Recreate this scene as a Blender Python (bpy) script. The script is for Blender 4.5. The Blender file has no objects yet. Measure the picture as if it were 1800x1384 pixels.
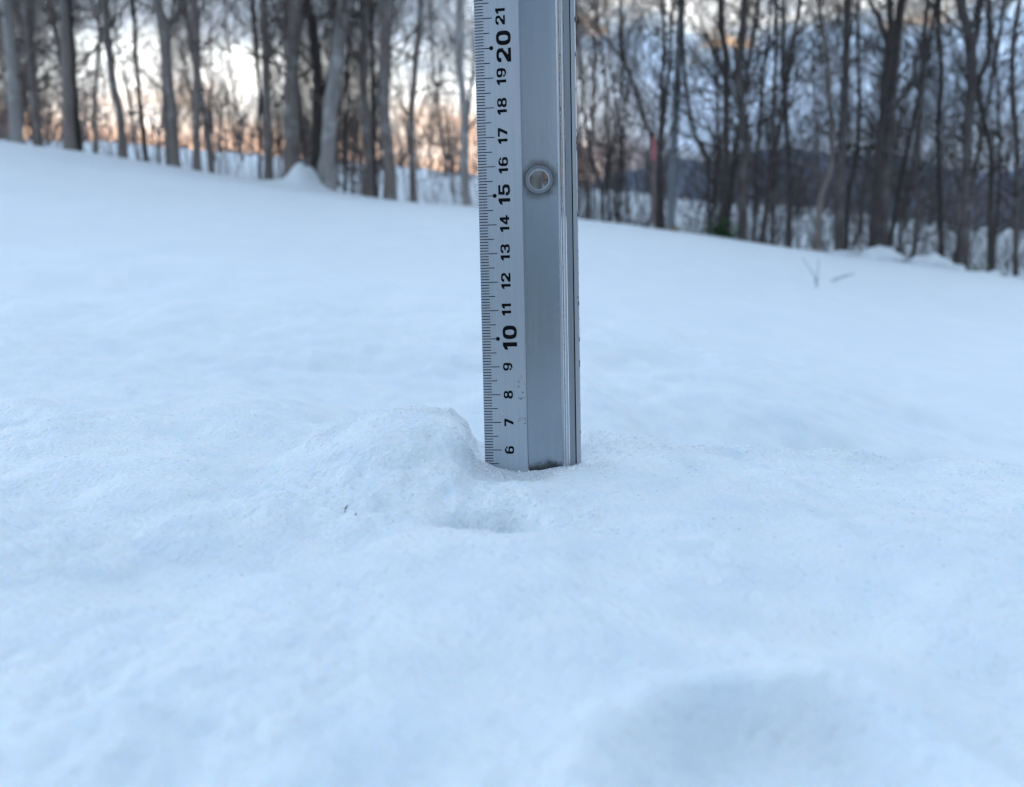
import bpy, math, random
import numpy as np
from mathutils import Vector, Matrix

SC = bpy.context.scene
COL = SC.collection
R = math.radians

# ------------------------------------------------------------------ camera
FPX = 1364.0                      # focal length in pixels of the 1800 px wide picture
PITCH = R(9.0)
CAM_Z = 0.0705
cam_d = bpy.data.cameras.new('camera')
cam = bpy.data.objects.new('camera', cam_d); COL.objects.link(cam)
cam.location = (0, 0, CAM_Z)
cam.rotation_euler = (R(90) - PITCH, 0, 0)
cam_d.sensor_fit = 'HORIZONTAL'; cam_d.sensor_width = 36.0
cam_d.lens = 36.0 * FPX / 1800.0
cam_d.clip_start = 0.01; cam_d.clip_end = 4000
cam_d.dof.use_dof = True
cam_d.dof.focus_distance = 0.277
cam_d.dof.aperture_fstop = 12.5
SC.camera = cam

# ------------------------------------------------------------------ world, sun, exposure
SUN_AZ, SUN_EL = R(-20), R(3.0)          # azimuth from +Y towards +X
w = bpy.data.worlds.new('World'); SC.world = w; w.use_nodes = True
nt = w.node_tree; nt.nodes.clear()
def N(tree, t, **kw):
    n = tree.nodes.new(t)
    for k, v in kw.items():
        setattr(n, k, v)
    return n
def L(tree, a, b): tree.links.new(a, b)
out = N(nt, 'ShaderNodeOutputWorld'); addsh = N(nt, 'ShaderNodeAddShader')
bg1 = N(nt, 'ShaderNodeBackground'); bg2 = N(nt, 'ShaderNodeBackground')
sky = N(nt, 'ShaderNodeTexSky', sky_type='NISHITA', sun_disc=False)
sky.sun_elevation = SUN_EL; sky.sun_rotation = SUN_AZ
sky.ozone_density = 2.5; sky.air_density = 1.0; sky.dust_density = 0.6
bg1.inputs['Strength'].default_value = 0.05
L(nt, sky.outputs[0], bg1.inputs['Color'])
tc = N(nt, 'ShaderNodeTexCoord')
sep = N(nt, 'ShaderNodeSeparateXYZ'); L(nt, tc.outputs['Generated'], sep.inputs[0])
mp = N(nt, 'ShaderNodeMapping'); mp.inputs['Scale'].default_value = (1.0, 1.0, 3.2)
mp.inputs['Location'].default_value = (3.1, 0.7, 1.3)
L(nt, tc.outputs['Generated'], mp.inputs[0])
def noise(tree, vec, scale, detail=5, rough=0.55):
    n = N(tree, 'ShaderNodeTexNoise'); n.inputs['Scale'].default_value = scale
    n.inputs['Detail'].default_value = detail; n.inputs['Roughness'].default_value = rough
    if vec is not None: L(tree, vec, n.inputs['Vector'])
    return n
def mth(tree, op, a, b=None, c=None, clamp=False):
    n = N(tree, 'ShaderNodeMath', operation=op); n.use_clamp = clamp
    for i, v in enumerate((a, b, c)):
        if v is None: continue
        if isinstance(v, (int, float)): n.inputs[i].default_value = v
        else: L(tree, v, n.inputs[i])
    return n.outputs[0]
def ramp(tree, fac, stops, interp='LINEAR'):
    n = N(tree, 'ShaderNodeValToRGB'); n.color_ramp.interpolation = interp
    el = n.color_ramp.elements
    while len(el) < len(stops): el.new(0.5)
    for e, (p, c) in zip(el, stops):
        e.position = p; e.color = (*c, 1) if len(c) == 3 else c
    L(tree, fac, n.inputs[0]); return n.outputs[0]
def mixc(tree, fac, a, b, mode='MIX'):
    n = N(tree, 'ShaderNodeMix', data_type='RGBA', blend_type=mode)
    for sock, v in ((n.inputs[0], fac), (n.inputs[6], a), (n.inputs[7], b)):
        if isinstance(v, (int, float)): sock.default_value = v
        elif isinstance(v, tuple): sock.default_value = (*v, 1)
        else: L(tree, v, sock)
    return n.outputs[2]
n1 = noise(nt, mp.outputs[0], 2.6, 3, 0.55)
n2 = noise(nt, mp.outputs[0], 7.0, 4, 0.6)
e1 = mth(nt, 'MULTIPLY_ADD', mth(nt, 'SUBTRACT', n1.outputs[0], 0.5), 0.16, sep.outputs[2])
e2 = mth(nt, 'MULTIPLY_ADD', mth(nt, 'SUBTRACT', n2.outputs[0], 0.5), 0.10, e1)
SK = 1.0
glow_r = ramp(nt, e2, [(0.0, (.36, .27, .26)), (.11, (.62, .40, .32)), (.145, (1.0, .64, .46)), (.165, (1.0, .80, .68)),
                       (.185, (1.0, .97, .94)), (.225, (.95, 1.0, 1.0)), (.25, (.50, .58, .68)), (.30, (.28, .39, .53)), (.42, (.30, .43, .60)),
                       (.60, (.605, .730, 1.0)), (1.0, (.605, .740, 1.0))])
cool_r = ramp(nt, e2, [(0.0, (.17, .21, .29)), (.13, (.20, .255, .35)), (.17, (.28, .40, .60)), (.22, (.42, .57, .82)), (.25, (.31, .45, .66)), (.268, (.50, .62, .78)),
                       (.282, (1.0, .99, .96)), (.335, (.85, .93, 1.0)), (.38, (.46, .57, .74)), (.60, (.329, .431, .571)), (1.0, (.329, .437, .571))])
cool_r = mixc(nt, 1.0, cool_r, (1.75, 1.75, 1.75), 'MULTIPLY')
# a few cloud edges still lit orange
oband = mth(nt, 'MULTIPLY', ramp(nt, e2, [(.262, (0, 0, 0)), (.272, (1, 1, 1)), (.285, (1, 1, 1)), (.295, (0, 0, 0))]), ramp(nt, n2.outputs[0], [(.50, (0, 0, 0)), (.57, (1, 1, 1))]))
cool_r = mixc(nt, oband, cool_r, (1.7, 1.05, .55))
gain = ramp(nt, mth(nt, 'MULTIPLY', e2, 2.0), [(.20, (.40, .40, .40)), (.29, (.50, .46, .44)), (.34, (.80, .76, .72)), (.40, (1.0, 1.0, 1.0)), (.45, (.95, .95, .95)), (.52, (.48, .48, .48)), (.60, (.40, .40, .40))])
glow_r = mixc(nt, 1.0, mixc(nt, 1.0, glow_r, gain, 'MULTIPLY'), (2.5, 2.5, 2.5), 'MULTIPLY')
# closeness to the sunset direction, horizontally
dotn = N(nt, 'ShaderNodeVectorMath', operation='DOT_PRODUCT'); L(nt, tc.outputs['Generated'], dotn.inputs[0])
dotn.inputs[1].default_value = (math.sin(SUN_AZ), math.cos(SUN_AZ), 0)
mr = N(nt, 'ShaderNodeMapRange', interpolation_type='SMOOTHSTEP'); L(nt, dotn.outputs['Value'], mr.inputs[0])
mr.inputs[1].default_value = 0.83; mr.inputs[2].default_value = 0.95
skyc = mixc(nt, mr.outputs[0], cool_r, glow_r)
dk = N(nt, 'ShaderNodeMapRange'); L(nt, dotn.outputs['Value'], dk.inputs[0])      # the eastern sky is duller than the sunset side
dk.inputs[1].default_value = -1.0; dk.inputs[2].default_value = 1.0; dk.inputs[3].default_value = .20; dk.inputs[4].default_value = 1.36
skyc = mixc(nt, 1.0, skyc, dk.outputs[0], 'MULTIPLY')
L(nt, skyc, bg2.inputs['Color']); bg2.inputs['Strength'].default_value = 1.0 * SK
L(nt, bg1.outputs[0], addsh.inputs[0]); L(nt, bg2.outputs[0], addsh.inputs[1]); L(nt, addsh.outputs[0], out.inputs[0])

w.cycles.sampling_method = 'MANUAL'; w.cycles.sample_map_resolution = 512
sun_d = bpy.data.lights.new('sun', 'SUN'); sun = bpy.data.objects.new('sun', sun_d); COL.objects.link(sun)
sun_d.energy = 0.5; sun_d.angle = R(12); sun_d.color = (1.0, .86, .74)
sd = Vector((math.sin(SUN_AZ) * math.cos(SUN_EL), math.cos(SUN_AZ) * math.cos(SUN_EL), math.sin(SUN_EL)))
sun.rotation_euler = sd.to_track_quat('Z', 'Y').to_euler()
sun.location = (-4, 12, 9)

SC.view_settings.view_transform = 'Standard'; SC.view_settings.look = 'None'
SC.view_settings.exposure = 0.56; SC.view_settings.gamma = 1.0; SC.view_settings.use_curve_mapping = False
SC.render.engine = 'CYCLES'
SC.cycles.use_denoising = True
SC.cycles.max_bounces = 6; SC.cycles.diffuse_bounces = 3
SC.cycles.use_adaptive_sampling = True; SC.cycles.adaptive_threshold = 0.04
SC.cycles.sample_clamp_indirect = 6.0

# ------------------------------------------------------------------ helpers
CR = np.array((1.0, 0, 0)); CU = np.array((0, math.sin(PITCH), math.cos(PITCH))); CF = np.array((0, math.cos(PITCH), -math.sin(PITCH)))
CO = np.array((0, 0, CAM_Z))
def ray(px, py):
    return CF + CR * (px - 900) / FPX + CU * (692 - py) / FPX
def at_y(px, py, Y):
    d = ray(px, py); return CO + d * (Y / d[1])

def _hash(ix, iy, seed):
    h = (ix.astype(np.int64) * 374761393 + iy.astype(np.int64) * 668265263 + seed * 1442695041) & 0x7fffffff
    h = ((h ^ (h >> 13)) * 1274126177) & 0x7fffffff
    h = ((h ^ (h >> 16)) * 2246822519) & 0x7fffffff
    return ((h ^ (h >> 15)) & 0xffffff) / float(0xffffff)
def vn(x, y, seed=0):
    x = np.asarray(x, float); y = np.asarray(y, float)
    ix = np.floor(x); iy = np.floor(y); fx = x - ix; fy = y - iy
    u = fx**3 * (fx * (fx * 6 - 15) + 10); v = fy**3 * (fy * (fy * 6 - 15) + 10)
    a = _hash(ix, iy, seed); b = _hash(ix + 1, iy, seed); c = _hash(ix, iy + 1, seed); d = _hash(ix + 1, iy + 1, seed)
    return (a + (b - a) * u + (c - a) * v + (a - b - c + d) * u * v) * 2 - 1
def fbm(x, y, seed=0, oct=3, gain=.5):
    s = 0; a = 1
    for k in range(oct):
        s = s + a * vn(x * 2.03**k + 17.3 * k, y * 2.03**k - 9.1 * k, seed + k); a *= gain
    return s
def sm(a, b, x):
    t = np.clip((np.asarray(x, float) - a) / (b - a), 0, 1); return t * t * (3 - 2 * t)
def gauss(x, c, s): return np.exp(-((x - c) / s)**2)

# ------------------------------------------------------------------ terrain height
YC = 7.5                                            # the brow of the bank lies this far ahead
_crest_px = [(0, 249), (100, 262), (200, 277), (300, 294), (400, 311), (500, 328), (600, 343), (700, 357), (830, 364), (1030, 388),
             (1150, 402), (1300, 424), (1450, 450), (1600, 472), (1720, 492), (1800, 512)]
_cx = []; _cz = []
for px, py in _crest_px:
    p = at_y(px, py, YC); _cx.append(p[0]); _cz.append(p[2])
_cx = [-60, -16] + _cx + [9, 16, 60]; _cz = [3.4, 2.6] + _cz + [-.35, -.8, -1.6]
def crest_z(x): return np.interp(x, _cx, _cz)
def _tab(Y, pts, ext=.10):
    """heights of the snow along a line Y metres ahead, from picture points"""
    P = [at_y(px, py, Y) for px, py in pts]
    xs = [p[0] for p in P]; zs = [p[2] for p in P]
    wd = max(2.5 * Y, 1.0)
    return [xs[0] - wd] + xs + [xs[-1] + wd], [zs[0] + ext * wd * .5] + zs + [zs[-1] - ext * wd * .5]
_lines = [(.46, _tab(.46, [(0, 716), (300, 732), (450, 760), (600, 800), (800, 830), (1030, 850), (1150, 880), (1300, 915), (1500, 950), (1800, 1010)])),
          (.60, _tab(.60, [(0, 625), (400, 660), (600, 690), (830, 690), (1030, 690), (1200, 712), (1500, 760), (1800, 850)])),
          (.80, _tab(.80, [(0, 548), (400, 545), (830, 562), (1030, 594), (1300, 640), (1500, 684), (1800, 760)])),
          (.98, _tab(.98, [(0, 550), (400, 558), (830, 596), (1030, 640), (1300, 696), (1500, 742), (1800, 826)])),
          (1.35, _tab(1.35, [(0, 452), (400, 474), (830, 515), (1030, 556), (1300, 604), (1500, 640), (1800, 700)])),
          (1.75, _tab(1.75, [(0, 474), (400, 496), (830, 530), (1030, 548), (1300, 586), (1500, 614), (1800, 660)])),
          (3.4, _tab(3.4, [(0, 362), (400, 392), (830, 432), (1030, 452), (1300, 486), (1500, 515), (1800, 562)])),
          (YC, (_cx, _cz))]
_lu = [math.log(l[0]) for l in _lines]
_lip_x, _lip_z = _tab(.318, [(-400, 800), (0, 792), (300, 790), (560, 806), (850, 812), (1020, 794), (1100, 797), (1200, 816), (1300, 826), (1400, 832), (1500, 833), (1600, 843), (1700, 851), (1800, 864)], .06)
_lump = [(500, 812), (525, 802), (545, 794), (600, 771), (650, 742), (690, 730), (750, 727), (790, 738), (812, 752), (826, 772), (831, 790), (836, 806), (850, 815)]
_lump_x = [at_y(px, py, .292)[0] for px, py in _lump]; _lump_z = [at_y(px, py, .292)[2] - at_y(px, 814, .292)[2] for px, py in _lump]
def bank(x, y):
    """the ground behind the near mound, up to the brow"""
    k = .04 + .03 * np.clip(y, 0, 8)
    Z = [(np.interp(x - k, *t) + np.interp(x, *t) + np.interp(x + k, *t)) / 3 for _, t in _lines]
    u = np.log(np.clip(y, _lines[0][0], YC)); n = len(Z)
    m = [(Z[1] - Z[0]) / (_lu[1] - _lu[0]) * 0] + [(Z[i + 1] - Z[i - 1]) / (_lu[i + 1] - _lu[i - 1]) for i in range(1, n - 1)] + [(Z[-1] - Z[-2]) / (_lu[-1] - _lu[-2])]
    h = np.zeros_like(u)
    for i in range(n - 1):
        d = _lu[i + 1] - _lu[i]; t = (u - _lu[i]) / d; sel = (t >= 0) & (t <= 1)
        v = (2 * t**3 - 3 * t**2 + 1) * Z[i] + (t**3 - 2 * t**2 + t) * d * m[i] + (-2 * t**3 + 3 * t**2) * Z[i + 1] + (t**3 - t**2) * d * m[i + 1]
        h = np.where(sel, v, h)
    return h
def height(x, y):
    x = np.asarray(x, float); y = np.asarray(y, float)
    r = np.hypot(x, y)
    zc = (crest_z(x - .25) + crest_z(x) + crest_z(x + .25)) / 3
    h = bank(x, y)
    # beyond the brow: a dip, then a long snow slope up to a distant field edge
    zf = np.interp(x, [-90, -19.8, 6.6, 26.4, 120], [10.5, 6.9, 4.5, 2.5, -2])
    dip = zc - .75 * sm(YC, YC + 3.0, y)
    hf = dip + (zf - dip) * np.clip((y - 10.5) / 34.5, 0, 1) - 0.02 * np.clip(y - 45, 0, 300)
    h = np.where(y > YC, hf + (h - zc) * (1 - sm(YC, YC + .6, y)), h)
    h = h + sm(1.6, 3.5, r) * .018 * fbm(x * .55 + 3, y * .9, 5, 2) + sm(.7, 1.6, r) * .010 * fbm(x * 2.1, y * 3.5, 11, 2)
    h = h + sm(.42, .6, r) * (1 - sm(1.5, 2.2, r)) * (.0058 * fbm(x * 13, y * 20, 81, 3) + .0012 * fbm(x * 80, y * 80, 83, 2))
    h = h + sm(9, 14, y) * .25 * fbm(x * .12, y * .15, 41, 3)
    # spur of snow running away behind the lip at the right
    h = h + .022 * np.exp(-np.clip((x - (.060 + .30 * (.52 - y))) / .03, 0, None)**2) * sm(-.02, .03, x) * sm(.36, .44, y) * (1 - sm(.5, .66, y))
    # ---- the near mound the ruler stands on
    lz = (np.interp(x - .008, _lip_x, _lip_z) + np.interp(x, _lip_x, _lip_z) + np.interp(x + .008, _lip_x, _lip_z)) / 3
    m = lz * sm(.12, .31, y)
    ey = np.where(y > .292, np.exp(-(np.abs(y - .292) / .014)**2.5), np.exp(-(np.abs(y - .292) / .05)**2))
    lump = (np.interp(x - .0012, _lump_x, _lump_z) + np.interp(x + .0012, _lump_x, _lump_z)) / 2
    m = m + lump * ey * (1 + .07 * fbm(x * 110, y * 90, 31, 3)) * np.where(y > .292, 1, 1)
    # snow banked against the ruler foot
    m = m + .0038 * gauss(x, -.014, .009) * gauss(y, .272, .014) + .003 * gauss(x, .036, .014) * gauss(y, .287, .014) - .0025 * gauss(x, .006, .018) * gauss(y, .264, .012)
    # pit in the snow in front of the ruler, its near wall sharp
    wob = .0030 * fbm(x * 150, y * 150, 33, 3)
    q = ((x + .007) / .013)**2
    ne = .1945 - .22 * (x + .02)
    m = m - .023 * np.exp(-q**2) * sm(ne - .0015, ne + .003, y + wob) * (1 - sm(.199, .226, y))
    m = m - .0030 * gauss(x, .012, .030) * gauss(y, .215, .02)
    # melted hollow low at the right
    qx = (x - .036 + .005 * fbm(x * 45, y * 45, 35, 2)) / .021; qy = (y - .087) / .0175
    m = m - .0075 * np.exp(-(qx * qx + qy * qy)**3) + .0022 * np.exp(-((np.sqrt(qx * qx + qy * qy) - 1.25) / .22)**2)
    m = m + .0046 * fbm(x * 15, y * 18, 51, 2) * sm(.08, .15, r) * (1 - .8 * gauss(y, .28, .05) * gauss(x, .01, .05))
    m = m + .0017 * fbm(x * 42, y * 46, 61, 2) + .0010 * fbm(x * 190, y * 190, 71, 2, .6) * (.35 + .65 * sm(-.2, .5, fbm(x * 18, y * 18, 73, 2)))
    lip = .318 + .010 * fbm(x * 14, x * 0 + 2.2, 21, 3) + .004 * fbm(x * 70, y * 30, 22, 2)
    lip = lip + .115 * sm(-.05, -.14, x)
    right = sm(-.09, .02, x)
    k = sm(lip - .05 * (1 - right), lip + .03 + .14 * (1 - right), y)
    h = m + (h - m) * k
    h = h - .016 * np.exp(-(((x + .080) / .017)**2 + ((y - .372) / .028)**2)**1.5)
    # snow drifted up against one trunk on the brow
    dr = at_y(541, 322, YC)
    dx = x - dr[0] + .03 * fbm(x * 6, y * 3, 95, 2)
    h = h + .23 * np.exp(-np.abs(dx / np.where(dx < 0, .17, .11))**1.4) * gauss(y, YC + .02, .35) * (1 + .2 * fbm(x * 9, y * 5, 97, 2))
    return h
H0 = float(height(0.008, .277))
def hz(x, y): return float(height(np.array([x]), np.array([y]))[0]) - H0
def hit(px, py, t0=.05, t1=40):
    """where the ray through a picture point meets the snow"""
    d = ray(px, py); t = np.geomspace(t0, t1, 4000)
    P = CO[None] + d[None] * t[:, None]
    below = P[:, 2] < height(P[:, 0], P[:, 1]) - H0
    i = int(np.argmax(below)) if below.any() else len(t) - 1
    return P[i]

# ------------------------------------------------------------------ object helpers
def mesh_obj(name, verts, faces, mat, parent=None, smooth=False):
    me = bpy.data.meshes.new(name)
    verts = np.asarray(verts, dtype=np.float32)
    if isinstance(faces, np.ndarray):
        k = faces.shape[1]; nf = len(faces)
        me.vertices.add(len(verts)); me.vertices.foreach_set('co', verts.ravel())
        me.loops.add(nf * k); me.loops.foreach_set('vertex_index', faces.astype(np.int32).ravel())
        me.polygons.add(nf); me.polygons.foreach_set('loop_start', np.arange(0, nf * k, k, dtype=np.int32))
        me.polygons.foreach_set('loop_total', np.full(nf, k, dtype=np.int32))
        me.update(calc_edges=True); me.validate()
    else:
        me.from_pydata([tuple(map(float, v)) for v in verts], [], faces); me.update()
    if smooth: me.polygons.foreach_set('use_smooth', np.ones(len(me.polygons), dtype=bool)); me.update()
    if mat is not None: me.materials.append(mat)
    o = bpy.data.objects.new(name, me); COL.objects.link(o)
    if parent is not None: o.parent = parent
    return o
def empty(name, loc, label, cat, group=None):
    o = bpy.data.objects.new(name, None); COL.objects.link(o); o.location = loc
    o.empty_display_size = .1
    return tag(o, label, cat, group)
def tag(o, label=None, cat=None, group=None, kind=None):
    if label: o['label'] = label
    if cat: o['category'] = cat
    if group: o['group'] = group
    if kind: o['kind'] = kind
    return o
def mat(name):
    m = bpy.data.materials.new(name); m.use_nodes = True
    t = m.node_tree; b = t.nodes['Principled BSDF']; return m, t, b
def setin(b, **kw):
    for k, v in kw.items():
        s = b.inputs[k.replace('_', ' ')]
        s.default_value = (*v, 1) if isinstance(v, tuple) and len(v) == 3 and s.type == 'RGBA' else v

# ------------------------------------------------------------------ materials
def snow_mat(name, near=True):
    m, t, b = mat(name)
    tcn = N(t, 'ShaderNodeTexCoord')
    big = noise(t, tcn.outputs['Object'], 9.0, 3)
    c = ramp(t, big.outputs[0], [(.3, (.82, .87, .90)), (.7, (.87, .90, .915))])
    b.inputs['Specular IOR Level'].default_value = .3; b.inputs['IOR'].default_value = 1.31
    setin(b, Roughness=.6)
    if near:
        # coarse old grains: slightly clearer, greyer ice among whiter crumbs
        ln = N(t, 'ShaderNodeVectorMath', operation='LENGTH'); L(t, tcn.outputs['Object'], ln.inputs[0])
        fd = N(t, 'ShaderNodeMapRange', interpolation_type='SMOOTHSTEP'); L(t, ln.outputs['Value'], fd.inputs[0])
        fd.inputs[1].default_value = .36; fd.inputs[2].default_value = 1.15; fd.inputs[3].default_value = 1; fd.inputs[4].default_value = 0
        fade = fd.outputs[0]
        sp = noise(t, tcn.outputs['Object'], 55, 3, .5)
        c = mixc(t, fade, c, ramp(t, sp.outputs[0], [(.30, (.90, .94, .965)), (.60, (1, 1, 1))]), 'MULTIPLY')
        setin(b, Subsurface_Scale=.006); L(t, mth(t, 'MULTIPLY', fade, .62), b.inputs['Subsurface Weight'])
        b.inputs['Subsurface Radius'].default_value = (.75, 1.0, 1.25)
        v1 = N(t, 'ShaderNodeTexVoronoi'); v1.inputs['Scale'].default_value = 560; L(t, tcn.outputs['Object'], v1.inputs['Vector'])
        g1 = noise(t, tcn.outputs['Object'], 500, 2, .6)
        hsum = mth(t, 'MULTIPLY_ADD', v1.outputs['Distance'], -.5, g1.outputs[0])
        bp = N(t, 'ShaderNodeBump'); L(t, mth(t, 'MULTIPLY', fade, .85), bp.inputs['Strength']); bp.inputs['Distance'].default_value = .0014
        L(t, hsum, bp.inputs['Height'])
        # single flat crystals that catch the sky
        v2 = N(t, 'ShaderNodeTexVoronoi'); v2.inputs['Scale'].default_value = 900; L(t, tcn.outputs['Object'], v2.inputs['Vector'])
        sc2 = N(t, 'ShaderNodeSeparateColor'); L(t, v2.outputs['Color'], sc2.inputs[0])
        glint = mth(t, 'MULTIPLY', mth(t, 'GREATER_THAN', sc2.outputs[0], .955), mth(t, 'LESS_THAN', v2.outputs['Distance'], .42))
        off = N(t, 'ShaderNodeVectorMath', operation='SUBTRACT'); L(t, v2.outputs['Color'], off.inputs[0]); off.inputs[1].default_value = (.98, .75, .15)
        sca = N(t, 'ShaderNodeVectorMath', operation='SCALE'); L(t, off.outputs[0], sca.inputs[0]); L(t, mth(t, 'MULTIPLY', mth(t, 'MULTIPLY', glint, fade), .9), sca.inputs['Scale'])
        addv = N(t, 'ShaderNodeVectorMath', operation='ADD'); L(t, bp.outputs[0], addv.inputs[0]); L(t, sca.outputs[0], addv.inputs[1])
        nrm = N(t, 'ShaderNodeVectorMath', operation='NORMALIZE'); L(t, addv.outputs[0], nrm.inputs[0]); L(t, nrm.outputs[0], b.inputs['Normal'])
        L(t, mth(t, 'SUBTRACT', .6, mth(t, 'MULTIPLY', fade, mth(t, 'MULTIPLY_ADD', glint, .37, .15))), b.inputs['Roughness'])
        L(t, mth(t, 'MULTIPLY_ADD', mth(t, 'MULTIPLY', glint, fade), .6, .3), b.inputs['Specular IOR Level'])
    L(t, c, b.inputs['Base Color'])
    return m
M_SNOWFAR = snow_mat('snow_far', False)
M_SNOW = snow_mat('snow')

def bark(name, c1, c2, scale=9.0, lichen=None):
    m, t, b = mat(name)
    tcn = N(t, 'ShaderNodeTexCoord')
    mpn = N(t, 'ShaderNodeMapping'); mpn.inputs['Scale'].default_value = (1, 1, .22); L(t, tcn.outputs['Object'], mpn.inputs[0])
    n = noise(t, mpn.outputs[0], scale * 2.2, 5, .6)
    c = ramp(t, n.outputs[0], [(.3, c1), (.7, c2)])
    if lichen:
        l = noise(t, tcn.outputs['Object'], 5, 4, .6)
        c = mixc(t, ramp(t, l.outputs[0], [(.52, (0, 0, 0)), (.62, (1, 1, 1))]), c, lichen)
    L(t, c, b.inputs['Base Color']); setin(b, Roughness=.9)
    b.inputs['Specular IOR Level'].default_value = .2
    bp = N(t, 'ShaderNodeBump'); bp.inputs['Strength'].default_value = .8; bp.inputs['Distance'].default_value = .02
    L(t, n.outputs[0], bp.inputs['Height']); L(t, bp.outputs[0], b.inputs['Normal'])
    return m
M_BARK = {
    'grey': bark('bark_pale_grey', (.25, .23, .215), (.40, .375, .355), 7, (.43, .41, .39)),
    'brown': bark('bark_grey_brown', (.15, .125, .112), (.28, .235, .21), 9, (.30, .28, .26)),
    'dark': bark('bark_dark', (.05, .043, .04), (.11, .095, .086), 10),
    'umber': bark('bark_umber', (.075, .064, .06), (.16, .135, .125), 9, (.17, .16, .155)),
    'tan': bark('bark_tan', (.20, .165, .145), (.31, .26, .235), 8),
}
M_TWIG = bark('twig_brown', (.13, .10, .088), (.22, .175, .155), 12)
M_TWIGD = bark('twig_dark', (.06, .05, .047), (.11, .092, .085), 12)

# ------------------------------------------------------------------ the snow-covered ground
def build_ground():
    r1 = np.concatenate([[.001], np.geomspace(.035, 1.0, 430)])
    r2 = np.geomspace(1.0, 14, 190)[1:]
    r3 = np.geomspace(14, 900, 90)[1:]
    r = np.concatenate([r1, r2, r3])
    front = np.linspace(-46, 46, 461)
    back = np.linspace(46, 314, 90)[1:-1]
    a = np.radians(np.concatenate([front, back]))
    RR, AA = np.meshgrid(r, a, indexing='ij')
    X = RR * np.sin(AA); Y = RR * np.cos(AA)
    Z = height(X, Y) - H0
    nr, na = X.shape
    V = np.stack([X, Y, Z], -1).reshape(-1, 3)
    i = np.arange(nr - 1)[:, None]; j = np.arange(na)[None]
    j2 = (j + 1) % na
    F = np.stack([i * na + j, (i + 1) * na + j, (i + 1) * na + j2, i * na + j2], -1).reshape(-1, 4)
    F = F[:, ::-1]
    o = mesh_obj('snow_ground', V, F.copy(), M_SNOW, None, True)
    o.data.materials.append(M_SNOWFAR)
    mi = (np.repeat(r[:-1], na) > 1.2).astype(np.int32); o.data.polygons.foreach_set('material_index', mi); o.data.update()
    tag(o, 'old granular snow covering the near mound, the bank and the field', 'snow', kind='structure')
    return o
ground = build_ground()

# ------------------------------------------------------------------ distant hills
def build_hill():
    m, t, b = mat('wooded_hill')
    tcn = N(t, 'ShaderNodeTexCoord')
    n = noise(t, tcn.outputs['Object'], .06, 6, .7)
    c = ramp(t, n.outputs[0], [(.35, (.15, .20, .29)), (.65, (.29, .37, .50))])  # blue of distance haze and sky light put into the hill's colour
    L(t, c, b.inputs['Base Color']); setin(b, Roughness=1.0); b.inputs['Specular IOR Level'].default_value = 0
    xs = np.linspace(-420, 560, 180); ys = np.linspace(300, 620, 40)
    X, Y = np.meshgrid(xs, ys, indexing='ij')
    top = np.interp(X, [-420, -200, -60, 40, 110, 200, 330, 560], [26, 34, 36, 44, 60, 66, 52, 30])
    Z = -14 + (top + 14) * np.sin(np.clip((Y - 300) / 320, 0, 1) * math.pi)**.8 * (1 + .12 * fbm(X * .012, Y * .012, 91, 4)) 
    nx, ny = X.shape
    V = np.stack([X, Y, Z], -1).reshape(-1, 3)
    i = np.arange(nx - 1)[:, None]; j = np.arange(ny - 1)[None]
    F = np.stack([i * ny + j, (i + 1) * ny + j, (i + 1) * ny + j + 1, i * ny + j + 1], -1).reshape(-1, 4)
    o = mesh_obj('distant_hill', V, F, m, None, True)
    tag(o, 'low blue-grey wooded hill beyond the snow field', 'hill', kind='structure')
build_hill()

# ------------------------------------------------------------------ tubes and branching
def prisms(segs, sides=3):
    """segs: n x 8 (p0, p1, r0, r1) -> verts, quads"""
    S = np.asarray(segs, float); p0 = S[:, 0:3]; p1 = S[:, 3:6]; r0 = S[:, 6]; r1 = S[:, 7]
    d = p1 - p0; d /= np.linalg.norm(d, axis=1)[:, None] + 1e-9
    ref = np.where(np.abs(d[:, 2:3]) < .9, np.array([[0, 0, 1.]]), np.array([[1., 0, 0]]))
    u = np.cross(d, ref); u /= np.linalg.norm(u, axis=1)[:, None] + 1e-9
    v = np.cross(d, u)
    n = len(S); V = np.zeros((n, 2, sides, 3))
    for k in range(sides):
        a = 2 * math.pi * k / sides
        off = u * math.cos(a) + v * math.sin(a)
        V[:, 0, k] = p0 + off * r0[:, None]; V[:, 1, k] = p1 + off * r1[:, None]
    base = (np.arange(n) * 2 * sides)[:, None]
    F = []
    for k in range(sides):
        k2 = (k + 1) % sides
        F.append(np.concatenate([base + k, base + k2, base + sides + k2, base + sides + k], 1))
    return V.reshape(-1, 3), np.concatenate(F)
def catmull(P, n):
    P = np.asarray(P, float); P = np.vstack([2 * P[0] - P[1], P, 2 * P[-1] - P[-2]]); outp = []
    m = len(P) - 3
    for q in np.linspace(0, m - 1e-6, n):
        i = int(q); t = q - i; a, b, c, d = P[i:i + 4]
        outp.append(.5 * (2 * b + (c - a) * t + (2 * a - 5 * b + 4 * c - d) * t * t + (3 * b - a - 3 * c + d) * t**3))
    return np.array(outp)
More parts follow.
